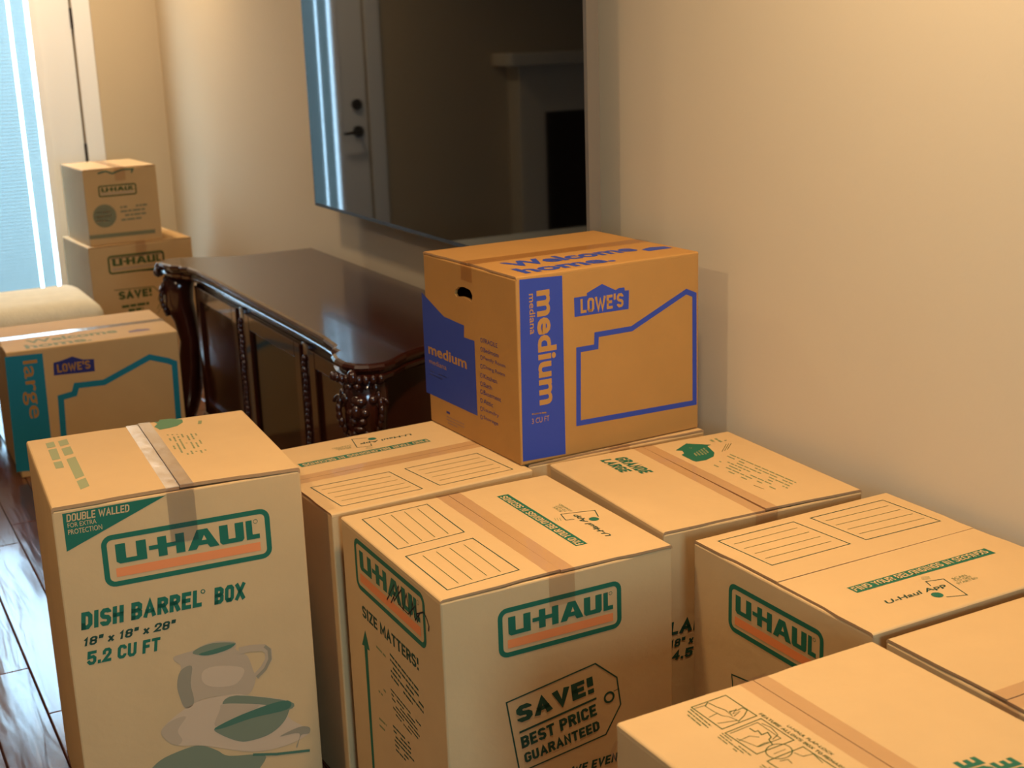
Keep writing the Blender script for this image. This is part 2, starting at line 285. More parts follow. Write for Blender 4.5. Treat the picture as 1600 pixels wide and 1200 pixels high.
# ------------------------------------------------------------------ cardboard boxes
class Carton: pass
CARTONS = {}
def carton(key, label, dims, pose, z0=0, seam='y', kraft=KRAFT, lift=((.03, .03), (.03, .03)), tape=TAPE, t=0.17, hole=None, group='moving boxes', gap=0.05, drop=2.4, tapew=1.0, step=None):
    """pose: centre x, centre y, turn; lift: flap rise at the seam (near end, far end) for first and second flap"""
    w, d, h = dims; cx, cy, th = pose
    c = Carton(); c.w, c.d, c.h, c.cx, c.cy, c.th, c.z0, c.seam, c.lift, c.key = w, d, h, cx, cy, th, z0, seam, lift, key
    r = c.root = thing('cardboard_box', label, 'box', (cx, cy, z0), th, group)
    bm = bmesh.new(); bm_box(bm, -w/2, w/2, -d/2, d/2, 0, h-t-0.03, bev=0.13, seg=2)
    body = mkbm('body', bm, kraft, r)
    c.body = body
    # flaps in seam-along-y coordinates; (a along the seam, b across)
    half, ln = (w/2, d/2) if seam == 'y' else (d/2, w/2)
    def to_xy(b, a): return (b, a) if seam == 'y' else (a, -b)
    c.half, c.ln = half, ln
    rng = random.Random(key)
    for side in (0, 1):
        sg = -1 if side == 0 else 1
        l0, l1 = lift[side]
        prof = [(0.0, -t*1.6, 0), (0.02, -t*0.6, 0), (0.09, -0.035, 0)] + [(0.2+(half-gap/2-0.2)*k/6, 0.0, (k/6)) for k in range(7)]
        nv = 7; top = []; bot = []
        e = [rng.uniform(-0.05, 0.03), rng.uniform(-0.05, 0.03)]
        st = rng.uniform(0.35, 0.6); sh = rng.uniform(0.05, 0.13)
        for (s, dz_, q) in prof:
            rt, rb = [], []
            for j in range(nv):
                v = j/(nv-1)
                a0 = -ln - e[0] + (sh if q > st else 0); a1 = ln + e[1] - (sh if q > 1-st*0.5 else 0)
                a = a0+(a1-a0)*v
                z = h + dz_ + q*(l0*(1-v)+l1*v)
                b = sg*(half-s)
                x, y = to_xy(b, a); rt.append((x, y, z))
                ib = sg*(half-max(s, 0.16)); x2, y2 = to_xy(ib, a); rb.append((x2, y2, min(z, h+q*(l0*(1-v)+l1*v))-t if s > 0.1 else h-t*1.6))
            top.append(rt); bot.append(rb)
        vs = [p for r_ in top for p in r_]+[p for r_ in bot for p in r_]
        nu = len(prof); N = nu*nv; fs = []; mi = []
        for i in range(nu-1):
            for j in range(nv-1):
                k = i*nv+j
                fs.append((k, k+1, k+nv+1, k+nv)); mi.append(0)
                fs.append((N+k, N+k+nv, N+k+nv+1, N+k+1)); mi.append(0)
            k = i*nv; fs.append((k, k+nv, N+k+nv, N+k)); mi.append(1)
            k = i*nv+nv-1; fs.append((k+nv, k, N+k, N+k+nv)); mi.append(1)
        for j in range(nv-1):
            k = (nu-1)*nv+j; fs.append((k+1, k, N+k, N+k+1)); mi.append(1)
        f = mk('flap', vs, fs, [kraft, EDGE], r)
        for p, q in zip(f.data.polygons, mi): p.material_index = q
        bm = bmesh.new(); bm.from_mesh(f.data); bmesh.ops.recalc_face_normals(bm, faces=bm.faces); bm.to_mesh(f.data); bm.free()
    CARTONS[key] = c
    if tape:
        # strip over the seam, with a tail down the visible end
        pr = []
        for b in (-tapew, -tapew*0.5, -gap/2, gap/2, tapew*0.5, tapew): pr.append(b)
        vs = []; fs = []; n = 14
        al = [-ln-0.10 + (2*ln+0.2)*k/n for k in range(n+1)]
        for a in al:
            for b in pr:
                x, y = to_xy(b, a); vs.append((x, y, top_z(c, x, y)+0.022))
        m6 = len(pr)
        for i in range(n):
            for j in range(m6-1): k = i*m6+j; fs.append((k, k+1, k+m6+1, k+m6))
        for end in (0, n):
            sgn = -1 if end == 0 else 1
            base = len(vs)
            for dzz in (0.35, drop):
                for b in pr:
                    x, y = to_xy(b, sgn*(ln+0.045)); vs.append((x, y, h-dzz))
            for j in range(m6-1):
                fs.append((end*m6+j, end*m6+j+1, base+j+1, base+j)); fs.append((base+j, base+j+1, base+m6+j+1, base+m6+j))
        if seam == 'x': fs = fs
        tp = mk('packing_tape', vs, fs, tape, r)
        if tp.data.polygons[len(pr)].normal.z < 0: tp.data.flip_normals()
        for pl in tp.data.polygons:      # tails face outward too
            if abs(pl.normal.z) < 0.5 and pl.normal.dot(pl.center*Vector((1, 1, 0)) if False else Vector((pl.center.x, pl.center.y, 0))) < 0: pl.flip()
    return c
def top_z(c, x, y):
    b, a = (x, y) if c.seam == 'y' else (-y, x)
    l0, l1 = c.lift[0 if b < 0 else 1]
    q = max(0, min(1, (c.half-abs(b)-0.2)/(c.half-0.225))); v = (a+c.ln)/(2*c.ln)
    return c.h + q*(l0*(1-v)+l1*v)
# --- face coordinates: 'front' u=x v=z, 'left' u=-y v=z, 'top' u=x v=y   (inches, box frame)
def f2(c, face, p):
    """photo pixel -> the point it hits on that face of the box"""
    d = pix_ray(p); o = CAMPOS-Vector((c.cx, c.cy, c.z0))
    R = Matrix.Rotation(-c.th, 3, 'Z'); d = R @ d; o = R @ o
    ax, val = {'front': (1, -c.d/2), 'left': (0, -c.w/2), 'top': (2, c.h)}[face]
    q = o + d*((val-o[ax])/d[ax])
    return {'front': (q.x, q.z), 'left': (-q.y, q.z), 'top': (q.x, q.y)}[face]
def f3(c, face, u, v, off):
    if face == 'front': return (u, -c.d/2-off, v)
    if face == 'left': return (-c.w/2-off, -u, v)
    return (u, v, top_z(c, u, v)+off)
class Print:
    """flat ink printed on one face of a box; shapes are collected per ink colour"""
    def __init__(s, c, face, name='print', src=None, rot=0, sface=None, off=0.012):
        s.c, s.face, s.name, s.src, s.rot, s.sface, s.off = c, face, name, src or c, rot, sface or face, off
        s.g = []; s.cur = None
    def begin(s, name, stuff=False):
        s.cur = dict(name=name, vs=[], fs=[], mi=[], ms=[], stuff=stuff); s.g.append(s.cur); return s
    def P(s, p): return f2(s.src, s.sface, p)
    def R(s, q):
        for _ in range(s.rot % 4): q = (-q[1], q[0])
        return q
    def add(s, verts2, faces, m, lay=0):
        if s.cur is None: s.begin(s.name)
        vs, fs = s.cur['vs'], s.cur['fs']; i = len(vs)
        if m not in s.cur['ms']: s.cur['ms'].append(m)
        s.cur['mi'] += [s.cur['ms'].index(m)]*len(faces)
        for q in verts2:
            u, v = s.R(q); vs.append(f3(s.c, s.face, u, v, s.off+0.006*lay))
        fs += [tuple(i+k for k in f) for f in faces]
    def poly_uv(s, pts, m, lay=0):
        tri = tessellate_polygon([[Vector((p[0], p[1], 0)) for p in pts]]); s.add(pts, tri, m, lay)
    def poly(s, pix, m, lay=0): s.poly_uv([s.P(p) for p in pix], m, lay)
    def blob(s, pix, m, lay=0):
        q = [Vector(s.P(p)) for p in pix]; n = len(q); out = []
        for i in range(n):
            a, b, c_, d_ = q[i-1], q[i], q[(i+1) % n], q[(i+2) % n]
            for t in (0, .25, .5, .75):
                out.append(tuple(0.5*(2*b+(c_-a)*t+(2*a-5*b+4*c_-d_)*t*t+(3*b-a-3*c_+d_)*t*t*t)))
        s.poly_uv(out, m, lay)
    def line_uv(s, pts, wd, m, closed=False, lay=0):
        pts = [Vector(p) for p in pts]; n = len(pts); L = []; Rr = []
        for i, p in enumerate(pts):
            a = pts[i-1] if (i or closed) else p; b = pts[(i+1) % n] if (i < n-1 or closed) else p
            d1 = (p-a); d2 = (b-p); d1 = d1.normalized() if d1.length > 1e-6 else d2.normalized(); d2 = d2.normalized() if d2.length > 1e-6 else d1
            t = (d1+d2); t = t.normalized() if t.length > 1e-6 else d1
            nn = Vector((-t.y, t.x)); k = wd/2/max(0.5, abs(t.dot(d1)))
            L.append(tuple(p+nn*k)); Rr.append(tuple(p-nn*k))
        fs = [(i, (i+1) % n, n+(i+1) % n, n+i) for i in range(n if closed else n-1)]
        s.add(L+Rr, fs, m, lay)
    def line(s, pix, wd, m, closed=False, lay=0): s.line_uv([s.P(p) for p in pix], wd, m, closed, lay)
    def text(s, st, bl, br, tl, m, bold=0.0, shear=0.0, snap=True, lay=1, uv=False, own=True):
        if own: s.begin('lettering')
        a, b, t = (bl, br, tl) if uv else (s.P(bl), s.P(br), s.P(tl))
        ex = Vector((b[0]-a[0], b[1]-a[1])); wd = ex.length; ex.normalize()
        if snap: ex = Vector((round(ex.x), round(ex.y))) if abs(abs(ex.x)-abs(ex.y)) > 0.15 else ex
        ey = Vector((-ex.y, ex.x)); ht = abs((Vector(t)-Vector(a)).dot(ey))
        vs, fs = heavy_shape(st, bold, shear) if bold >= 0.15 else text_shape(st, bold, shear)
        s.add([tuple(Vector(a)+ex*(p[0]*wd)+ey*(p[1]*ht)) for p in vs], fs, m, lay)
    def scrawl(s, tl, tr, bl, n, m, th=0.45, seed=1, uv=False, fill=0.85):
        """rows of broken strokes for lettering too small to read"""
        s.begin('fine_print', True)
        rng = random.Random(seed); a, b, c_ = [Vector(q if uv else s.P(q)) for q in (tl, tr, bl)]
        ex = b-a; ey = c_-a; L = ex.length; hrow = ey.length/n
        for i in range(n):
            x = 0.0; end = L*(1 if i < n-1 else 0.7)*rng.uniform(0.8, 1)
            while x < end:
                ww = rng.uniform(0.5, 2.2)*hrow; x2 = min(end, x+ww)
                if rng.random() < fill:
                    p0 = a+ey*((i+0.2)/n); e = ex/L; f = ey/n*th
                    s.add([tuple(p0+e*x), tuple(p0+e*x2), tuple(p0+e*x2+f), tuple(p0+e*x+f)], [(0, 1, 2, 3)], m)
                x = x2+hrow*0.22
    def disc(s, cpx, rpx, m, ring=0, n=24, lay=0, uv=None):
        c0 = uv[0] if uv else s.P(cpx); r = uv[1] if uv else (Vector(s.P(rpx))-Vector(c0)).length
        pts = [(c0[0]+r*math.cos(2*math.pi*k/n), c0[1]+r*math.sin(2*math.pi*k/n)) for k in range(n)]
        if ring: s.line_uv(pts, ring, m, True, lay)
        else: s.poly_uv(pts, m, lay)
    def logo(s, tl, tr, bl, bar=ORANGE, ink=GREEN):
        """rounded green frame, block letters U-HAUL, orange bar; three photo corners of the frame"""
        s.begin('logo')
        a, b, c_ = s.P(tl), s.P(tr), s.P(bl)
        x0, x1 = a[0], b[0]; y1 = (a[1]+b[1])/2; y0 = c_[1]-(a[1]-y1)
        Wd, Ht = x1-x0, y1-y0; rr = 0.16*Ht; wl = 0.055*Ht+0.06
        pts = []
        for cx, cy, a0 in ((x1-rr, y1-rr, 0), (x0+rr, y1-rr, 90), (x0+rr, y0+rr, 180), (x1-rr, y0+rr, 270)):
            for k in range(6): an = math.radians(a0+18*k); pts.append((cx+rr*math.cos(an), cy+rr*math.sin(an)))
        s.line_uv(pts, wl*1.5, ink, True)
        T = lambda q: (x0+q[0]*Wd, y0+q[1]*Ht)
        s.poly_uv([T(q) for q in ((.055, .14), (.945, .14), (.945, .33), (.055, .33))], bar)
        B, Tp = .42, .84
        shapes = [[(.065, Tp), (.125, Tp), (.125, .52), (.19, .52), (.19, Tp), (.25, Tp), (.25, B), (.085, B), (.065, .47)],
                  [(.265, .59), (.32, .59), (.32, B), (.375, B), (.375, .59), (.43, .59), (.43, B), (.485, B), (.485, Tp), (.43, Tp), (.43, .68), (.375, .68), (.375, Tp), (.32, Tp), (.32, .68), (.265, .68)],
                  [(.50, B), (.555, B), (.57, .50), (.625, .50), (.64, B), (.70, B), (.632, Tp), (.565, Tp)],
                  [(.705, Tp), (.76, Tp), (.76, .52), (.805, .52), (.805, Tp), (.86, Tp), (.86, .47), (.845, B), (.72, B), (.705, .47)],
                  [(.875, Tp), (.915, Tp), (.915, .52), (.96, .52), (.96, B), (.875, B)]]
        for sh in shapes:
            s.poly_uv([T(q) for q in [(min(p[0]*0.985, .95), p[1]) for p in sh]], ink, 1)
        s.disc(None, None, ink, ring=0.035, n=12, uv=(T((.925, .80)), 0.022*Wd*0.6))
        s.add([T(q) for q in ((.583, .60), (.612, .60), (.598, .71))], [(0, 1, 2)], KRAFT, 2)
    def done(s):
        for g in s.g:
            if not g['vs']: continue
            o = mk(g['name'], g['vs'], g['fs'], g['ms'], s.c.root)
            for p_, k_ in zip(o.data.polygons, g['mi']): p_.material_index = k_
            if g['stuff']: o['kind'] = 'stuff'
GL = {'A': [[(0, 0), (.5, 1), (1, 0)], [(.2, .3), (.8, .3)]], 'B': [[(0, 0), (0, 1), (.7, 1), (1, .87), (1, .66), (.75, .52), (0, .52)], [(.7, .52), (1, .4), (1, .13), (.7, 0), (0, 0)]],
 'C': [[(1, .72), (1, .85), (.75, 1), (.25, 1), (0, .85), (0, .15), (.25, 0), (.75, 0), (1, .15), (1, .28)]], 'D': [[(0, 0), (0, 1), (.65, 1), (1, .8), (1, .2), (.65, 0), (0, 0), (0, .2)]],
 'E': [[(1, 1), (0, 1), (0, 0), (1, 0)], [(0, .5), (.85, .5)]], 'F': [[(1, 1), (0, 1), (0, 0)], [(0, .5), (.85, .5)]],
 'G': [[(1, .75), (1, .86), (.75, 1), (.25, 1), (0, .85), (0, .15), (.25, 0), (.75, 0), (1, .15), (1, .45), (.55, .45)]], 'H': [[(0, 0), (0, 1)], [(1, 0), (1, 1)], [(0, .5), (1, .5)]],
 'I': [[(.5, 0), (.5, 1)]], 'K': [[(0, 0), (0, 1)], [(1, 1), (.1, .45), (1, 0)]], 'L': [[(0, 1), (0, 0), (1, 0)]], 'M': [[(0, 0), (0, 1), (.5, .25), (1, 1), (1, 0)]], 'N': [[(0, 0), (0, 1), (1, 0), (1, 1)]],
 'O': [[(.25, 0), (.75, 0), (1, .15), (1, .85), (.75, 1), (.25, 1), (0, .85), (0, .15), (.25, 0), (.5, 0)]], 'P': [[(0, 0), (0, 1), (.7, 1), (1, .85), (1, .6), (.7, .45), (0, .45)]],
 'R': [[(0, 0), (0, 1), (.7, 1), (1, .87), (1, .64), (.7, .5), (0, .5)], [(.55, .5), (1, 0)]],
 'S': [[(1, .80), (1, .87), (.75, 1), (.25, 1), (0, .86), (0, .66), (.2, .54), (.8, .46), (1, .34), (1, .14), (.75, 0), (.25, 0), (0, .13), (0, .20)]], 'T': [[(0, 1), (1, 1)], [(.5, 1), (.5, 0)]],
 'U': [[(0, 1), (0, .15), (.25, 0), (.75, 0), (1, .15), (1, 1)]], 'V': [[(0, 1), (.5, 0), (1, 1)]], 'W': [[(0, 1), (.25, 0), (.5, .8), (.75, 0), (1, 1)]], 'X': [[(0, 0), (1, 1)], [(0, 1), (1, 0)]],
 'Y': [[(0, 1), (.5, .5), (1, 1)], [(.5, .5), (.5, 0)]], 'Z': [[(0, 1), (1, 1), (0, 0), (1, 0)]], '1': [[(.1, .8), (.6, 1), (.6, 0)]],
 '2': [[(0, .72), (0, .86), (.25, 1), (.75, 1), (1, .86), (1, .62), (0, 0), (1, 0)]], '4': [[(.75, 0), (.75, 1), (0, .3), (1, .3)]], '5': [[(1, 1), (0, 1), (0, .55), (.7, .6), (1, .45), (1, .15), (.75, 0), (.25, 0), (0, .15)]],
 '8': [[(.25, .52), (0, .64), (0, .88), (.25, 1), (.75, 1), (1, .88), (1, .64), (.75, .52), (.2, .52)], [(.25, .52), (0, .38), (0, .12), (.25, 0), (.75, 0), (1, .12), (1, .38), (.75, .52)]],
 'x': [[(0, 0), (1, .6)], [(0, .6), (1, 0)]], '"': [[(.1, .75), (.1, 1.05)], [(.9, .75), (.9, 1.05)]], '.': [[(.5, 0), (.5, .06)]], '!': [[(.5, .58), (.5, 1)], [(.5, 0), (.5, .03)]], "'": [[(.5, .75), (.5, 1.05)]], '-': [[(0, .45), (1, .45)]]}
GW = {'I': .25, 'M': .82, 'W': .98, ' ': .34, '.': .25, '!': .27, "'": .22, '1': .42, 'x': .5, '"': .42, 'L': .54, 'E': .56, 'F': .54, 'V': .68, 'A': .70, 'X': .66}
def heavy_shape(st, bold, shear):
    vs = []; fs = []; x = 0.0; w_ = bold
    for ch in st:
        gw = GW.get(ch, .62)
        for pl in GL.get(ch, []):
            pts = [Vector((x+w_/2+p[0]*(gw-w_), w_/2+p[1]*(1-w_))) for p in pl]
            n = len(pts); i0 = len(vs)
            d0 = (pts[1]-pts[0]).normalized(); d9 = (pts[-1]-pts[-2]).normalized()
            ext = w_/2*(0.0 if ch in 'SCG' else 0.98); pts[0] = pts[0]-d0*ext; pts[-1] = pts[-1]+d9*ext
            for i, p in enumerate(pts):
                d1 = (p-pts[i-1]).normalized() if i else d0; d2 = (pts[i+1]-p).normalized() if i < n-1 else d9
                t = (d1+d2).normalized() if (d1+d2).length > 1e-3 else d1
                nn = Vector((-t.y, t.x)); k = w_/2/max(0.45, abs(t.dot(d1))); vs += [tuple(p+nn*k), tuple(p-nn*k)]
            fs += [(i0+2*i, i0+2*i+2, i0+2*i+3, i0+2*i+1) for i in range(n-1)]
        x += gw+(0.085 if ch != ' ' else 0)
    vs = [(a+shear*b, b) for a, b in vs]
    x0, x1 = min(v[0] for v in vs), max(v[0] for v in vs)
    return [((a-x0)/(x1-x0), b) for a, b in vs], fs
_tc = {}
def text_shape(st, bold, shear):
    k = (st, bold, shear)
    if k in _tc: return _tc[k]
    cu = bpy.data.curves.new('t', 'FONT'); cu.body = st; cu.offset = bold; cu.shear = shear; cu.resolution_u = 3; cu.fill_mode = 'BOTH'
    ob = bpy.data.objects.new('t', cu); COL.objects.link(ob)
    dg = bpy.context.evaluated_depsgraph_get(); me = ob.evaluated_get(dg).to_mesh()
    vs = [(v.co.x, v.co.y) for v in me.vertices]; fs = [tuple(p.vertices) for p in me.polygons]
    ob.evaluated_get(dg).to_mesh_clear(); bpy.data.objects.remove(ob); bpy.data.curves.remove(cu)
    x0, x1 = min(v[0] for v in vs), max(v[0] for v in vs); y0, y1 = min(v[1] for v in vs), max(v[1] for v in vs)
    vs = [((v[0]-x0)/(x1-x0), (v[1]-y0)/(y1-y0)) for v in vs]
    _tc[k] = (vs, fs); return _tc[k]
def crop(ox, oy, sc, pts): return [(ox+p[0]/sc, oy+p[1]/sc) for p in pts]

GRP = 'large moving boxes in the row by the cream wall'
D = carton('D', 'tall dish box with a pitcher and plates printed on its front, shiny tape on top', (18, 18, 28), (22.1, 102.59, -0.064), lift=((.05, .02), (.16, .10)), tape=SHINY, t=0.26, group=GRP, drop=4.2)
C = carton('C', 'moving box with green size chart arrow on its side and price tag on its front', (18, 18, 24), (41.82, 82.39, -0.006), lift=((.10, .03), (.06, .03)), group=GRP)
B = carton('B', 'moving box between the tall dish box and the blue printed medium box', (18, 18, 24), (41.15, 101.75, 0.04), seam='x', group=GRP, lift=((.02, .02), (.02, .02)))
A = carton('A', 'moving box with green size words and a green emblem on top, against the wall', (18, 18, 24), (60.96, 84.17, -0.045), group=GRP, lift=((-.02, .05), (.10, .03)))
R = carton('R', 'moving box against the wall with two blank address panels on its top', (18, 18, 24), (61.6, 64.29, 0.008), seam='x', group=GRP, lift=((.04, .0), (.0, .0)), tape=None)
Fb = carton('F', 'moving box with line drawings of hands folding flaps printed on its top', (18, 18, 24.1), (43.0, 45.26, 0.013), group=GRP, lift=((.03, .02), (.04, .02)))
G = carton('G', 'moving box with plain unprinted top and taped seam, beside the one with flap drawings', (18, 18, 24), (61.9, 45.4, 0.0), seam='x', tape=TAPE, group=GRP, lift=((.10, .02), (.06, .02)))
E_ = carton('E', 'moving box underneath the box with blue medium print, almost hidden', (18, 18, 24), (59.85, 103.45, 0.0), group=GRP, lift=((0, 0), (0, 0)))
M = carton('M', 'golden brown box with blue medium print and a hand hole, on top of another box', (18.53, 16.63, 16.0), (59.07, 103.02, 0.038), z0=24.05, seam='x', kraft=KRAFT2, lift=((.03, .0), (.03, .0)), group='blue printed home store boxes', drop=1.55)
Lb = carton('L', 'wide box with teal large band on the floor in front of the beige bench', (23.7, 18.4, 18.2), (34.4, 201.4, -0.02), seam='x', group='blue printed home store boxes', tape=SHINY)
S2 = carton('S2', 'moving box on the floor in the far corner carrying a smaller box', (19.5, 19, 22.4), (55.2, 263.6, 0.06), group='boxes stacked in the far corner')
S1 = carton('S1', 'small moving box stacked on a bigger one in the far corner', (13.5, 16.8, 14.0), (53.1, 263.4, 0.05), z0=22.46, group='boxes stacked in the far corner')

# ---- tall dish box
p = Print(D, 'front', 'printed_design')
p.begin('corner_triangle').poly([(97, 803), (259, 774), (104.5, 862)], GREEN)
p.text('DOUBLE WALLED', (104, 816), (203, 799), (103, 804), KRAFT, 0.17, 0.1)
p.text('FOR EXTRA', (106, 825), (151, 818), (105, 818), KRAFT)
p.text('PROTECTION', (107, 836), (160, 827), (106, 828), KRAFT)
p.logo((161, 843.5), (416, 796), (175, 915))
p.text('DISH BARREL', (127, 985), (316, 948), (124, 958), GREEN, 0.24, 0.12)
p.begin('trademark_ring').disc((317, 924), (320, 924), GREEN, ring=0.07, n=12)
p.text('BOX', (335, 945), (386, 934), (332, 919), GREEN, 0.24, 0.12)
p.text('18" x 18" x 28"', (132, 1010), (277, 986), (131, 997), DKGREEN, 0.2, 0.2)
p.text('5.2 CU FT', (136, 1040), (253, 1015), (134, 1019), GREEN, 0.22, 0.15)
K = lambda pts: crop(230, 980, 5.4536, pts)
T1 = mat('print_tone_light', srgb(192, 160, 124), 0.7, 0.2); T2 = mat('print_tone_mid', srgb(176, 148, 114), 0.7, 0.2); T3 = mat('print_tone_dark', srgb(142, 126, 98), 0.7, 0.2)
T4 = mat('print_tone_green', srgb(116, 118, 90), 0.7, 0.2); T5 = mat('print_tone_deep', srgb(72, 102, 78), 0.7, 0.2)
p.begin('pitcher_picture').blob(K([(225, 255), (300, 225), (400, 195), (480, 150), (600, 118), (735, 120), (760, 150), (755, 190), (850, 240), (900, 360), (925, 440), (870, 565), (740, 570), (480, 610), (330, 690), (280, 600), (255, 490), (285, 370), (280, 320), (235, 290)]), T2)
p.blob(K([(285, 370), (380, 330), (370, 480), (400, 640), (330, 690), (280, 600), (255, 490)]), T3, 1)
p.blob(K([(480, 370), (600, 330), (800, 340), (820, 400), (740, 490), (560, 510), (470, 460)]), T1, 1)
p.blob(K([(390, 225), (430, 180), (560, 135), (740, 130), (735, 160), (660, 200), (520, 238)]), T4, 1)
p.blob(K([(440, 228), (600, 178), (735, 140), (735, 160), (660, 200), (520, 238)]), T5, 2)
p.line(K([(780, 200), (880, 178), (990, 172), (1030, 200), (1035, 270), (990, 350), (925, 420)]), 0.55, T2, lay=2)
p.line(K([(1000, 160), (1038, 190), (1045, 270), (1005, 355), (935, 425)]), 0.25, T3, lay=3)
p.begin('plates_picture').blob(K([(120, 880), (200, 790), (330, 690), (480, 615), (740, 570), (860, 580), (1215, 630), (1200, 760), (1340, 850), (1380, 900), (1200, 1000), (900, 1060), (500, 1010), (250, 1005), (150, 950)]), T1, 1)
p.blob(K([(120, 880), (200, 800), (330, 760), (260, 880), (300, 960), (250, 1005), (150, 950)]), T2, 2)
p.blob(K([(640, 650), (760, 580), (1215, 630), (1210, 700), (1000, 660), (760, 650)]), T4, 2)
p.blob(K([(580, 855), (800, 760), (1090, 650), (1215, 630), (1180, 780), (1060, 900), (900, 960), (780, 970), (620, 910)]), T4, 3)
p.blob(K([(580, 855), (800, 745), (1090, 640), (1215, 630), (1190, 700), (900, 770), (640, 860)]), T5, 4)
p.blob(K([(580, 845), (620, 700), (640, 655), (800, 650), (960, 665), (800, 745)]), T2, 3)
p.blob(K([(1130, 930), (1290, 850), (1380, 850), (1380, 900), (1310, 920), (1280, 1020), (1270, 1010), (1295, 900)]), T3, 3)
p.blob(K([(40, 1200), (150, 1110), (370, 1020), (480, 1010), (600, 1050), (700, 1095), (1000, 1085), (960, 1200), (900, 1280), (0, 1280)]), T4, 2)
p.line(K([(900, 1085), (1100, 1080), (1385, 1048)]), 0.22, T5, lay=3)
p.done()
p = Print(D, 'top', 'printed_lettering')
K = lambda pts: crop(60, 650, 8.571, pts)
def strip(pr, quad, cuts, m):
    a, b, c_, d_ = [Vector(pr.P(q)) for q in quad]
    for t0, t1 in cuts: pr.add([tuple(a.lerp(d_, t0)), tuple(b.lerp(c_, t0)), tuple(b.lerp(c_, t1)), tuple(a.lerp(d_, t1))], [(0, 1, 2, 3)], m)
PALE = mat('worn_green_ink', srgb(140, 140, 96), 0.7, 0.2)
p.begin('lettering_strip')
strip(p, K([(95, 370), (205, 345), (345, 690), (235, 710)]), [(0, .2), (.27, .68), (.76, 1)], PALE)
p.begin('lettering_strip')
strip(p, K([(260, 340), (380, 310), (685, 940), (565, 990)]), [(0, .12), (.17, .33), (.40, .80), (.84, 1)], PALE)
K = lambda pts: crop(220, 640, 11.43, pts)
p.begin('emblem').poly(K([(230, 240), (320, 235), (330, 200), (550, 175), (740, 190), (755, 240), (650, 310), (500, 350), (340, 380), (290, 350), (240, 330), (300, 270)]), mat('emblem_green_ink', srgb(84, 116, 76), 0.7, 0.2))
k = K([(1010, 440), (1270, 870), (430, 470)]); p.scrawl(k[0], k[1], k[2], 7, OLIVE, 0.4, 4, fill=.7)
k = K([(1120, 200), (1110, 270), (860, 230)]); p.scrawl(k[0], k[1], k[2], 2, OLIVE, 0.5, 5)
p.done()
# ---- size chart box (source layout for its two twins)
def app_top(c, rot):
    p = Print(c, 'top', 'printed_lettering', src=C, rot=rot)
    K = lambda pts: crop(440, 640, 2.143, pts)
    for q, ls in (([(270, 368), (487, 318), (612, 412), (390, 468)], [((325, 365), (425, 450)), ((367, 354), (470, 440)), ((411, 343), (513, 428)), ((455, 333), (558, 417))]),
                  ([(415, 492), (640, 433), (795, 540), (555, 605)], [((473, 490), (592, 583)), ((518, 477), (638, 571)), ((563, 465), (687, 558)), ((610, 454), (734, 546))])):
        p.begin('address_panel').line(K(q), 0.09, DKGREEN, True)
        for l in ls: p.line(K(l), 0.06, THIN)
    K = lambda pts: crop(770, 750, 8, pts)
    p.begin('lettering_band').poly(K([(50, 210), (190, 180), (1185, 800), (1040, 835)]), GREEN)
    k = K([(1140, 800), (175, 200), (1045, 820)]); p.text('FIND YOUR BELONGINGS IN SECONDS', k[0], k[1], k[2], KRAFT, 0.16)
    k = K([(1510, 690), (1060, 430), (1430, 720)]); p.text('U-Haul App', k[0], k[1], k[2], DKGREEN, 0.02, 0.2)
    p.begin('phone_symbol').line(K([(1320, 460), (1275, 380), (850, 432), (910, 505), (1020, 495)]), 0.08, DKGREEN)
    k = K([(1265, 490), (1330, 490)]); p.disc(k[0], k[1], GREEN)
    for i, wd in enumerate(('SCAN', 'TO GET', 'STARTED')):
        k = K([(880+i*60, 395-i*3), (790+i*60, 335-i*22), (835+i*60, 402-i*6)])
        p.text(wd, k[0], k[1], k[2], OLIVE, 0.01)
    p.begin('signal_marks', True)
    for i in range(3):
        k = K([(770+i*32, 480), (790+i*32, 515)]); p.line(k, 0.05, OLIVE)
    p.done()
app_top(C, 0); app_top(R, 3); app_top(B, 1)
def tag_face(c, face):
    p = Print(c, face, 'printed_design', src=C, sface='front')
    p.logo((780.8, 956.8), (967, 910), (787, 1025))
    K = lambda pts: crop(780, 1020, 6.668, pts)
    p.begin('price_tag_outline').line(K([(75, 520), (1000, 112), (1225, 255), (1265, 535), (1110, 850), (215, 1247)]), 0.11, DKGREEN, True)
    k = K([(195, 740), (990, 410), (180, 565)]); p.text('SAVE!', k[0], k[1], k[2], GREEN if face == 'left' else DKGREEN, 0.25, 0, False)
    p.begin('printed_rule').line(K([(210, 832), (1012, 472)]), 0.16, DKGREEN)
    k = K([(240, 1000), (1020, 645), (222, 880)]); p.text('BEST PRICE', k[0], k[1], k[2], DKGREEN, 0.22, 0, False)
    k = K([(272, 1150), (1050, 800), (255, 1050)]); p.text('GUARANTEED', k[0], k[1], k[2], DKGREEN, 0.22, 0, False)
    k = K([(1145, 462), (1190, 462)]); p.begin('tag_eyelet').disc(k[0], k[1], DKGREEN, ring=0.16)
    p.line(K([(1190, 400), (1245, 372)]), 0.05, DKGREEN)
    k = K([(760, 1275), (1240, 1120), (745, 1190)]); p.text('WE EVEN', k[0], k[1], k[2], DKGREEN, 0.22, 0.15)
    p.done()
tag_face(C, 'front'); tag_face(R, 'left')
p = Print(C, 'left', 'printed_design')
p.logo((554.3, 842.8), (661, 932), (559.6, 915))
K = lambda pts: crop(540, 820, 3.1556, pts)
k = K([(85, 450), (362, 720), (80, 392)]); p.text('SIZE MATTERS!', k[0], k[1], k[2], DKGREEN, 0.2)
p.begin('arrow').poly(K([(97, 520), (120, 622), (108, 612), (146, 1230), (136, 1230), (93, 596), (82, 590)]), GREEN)
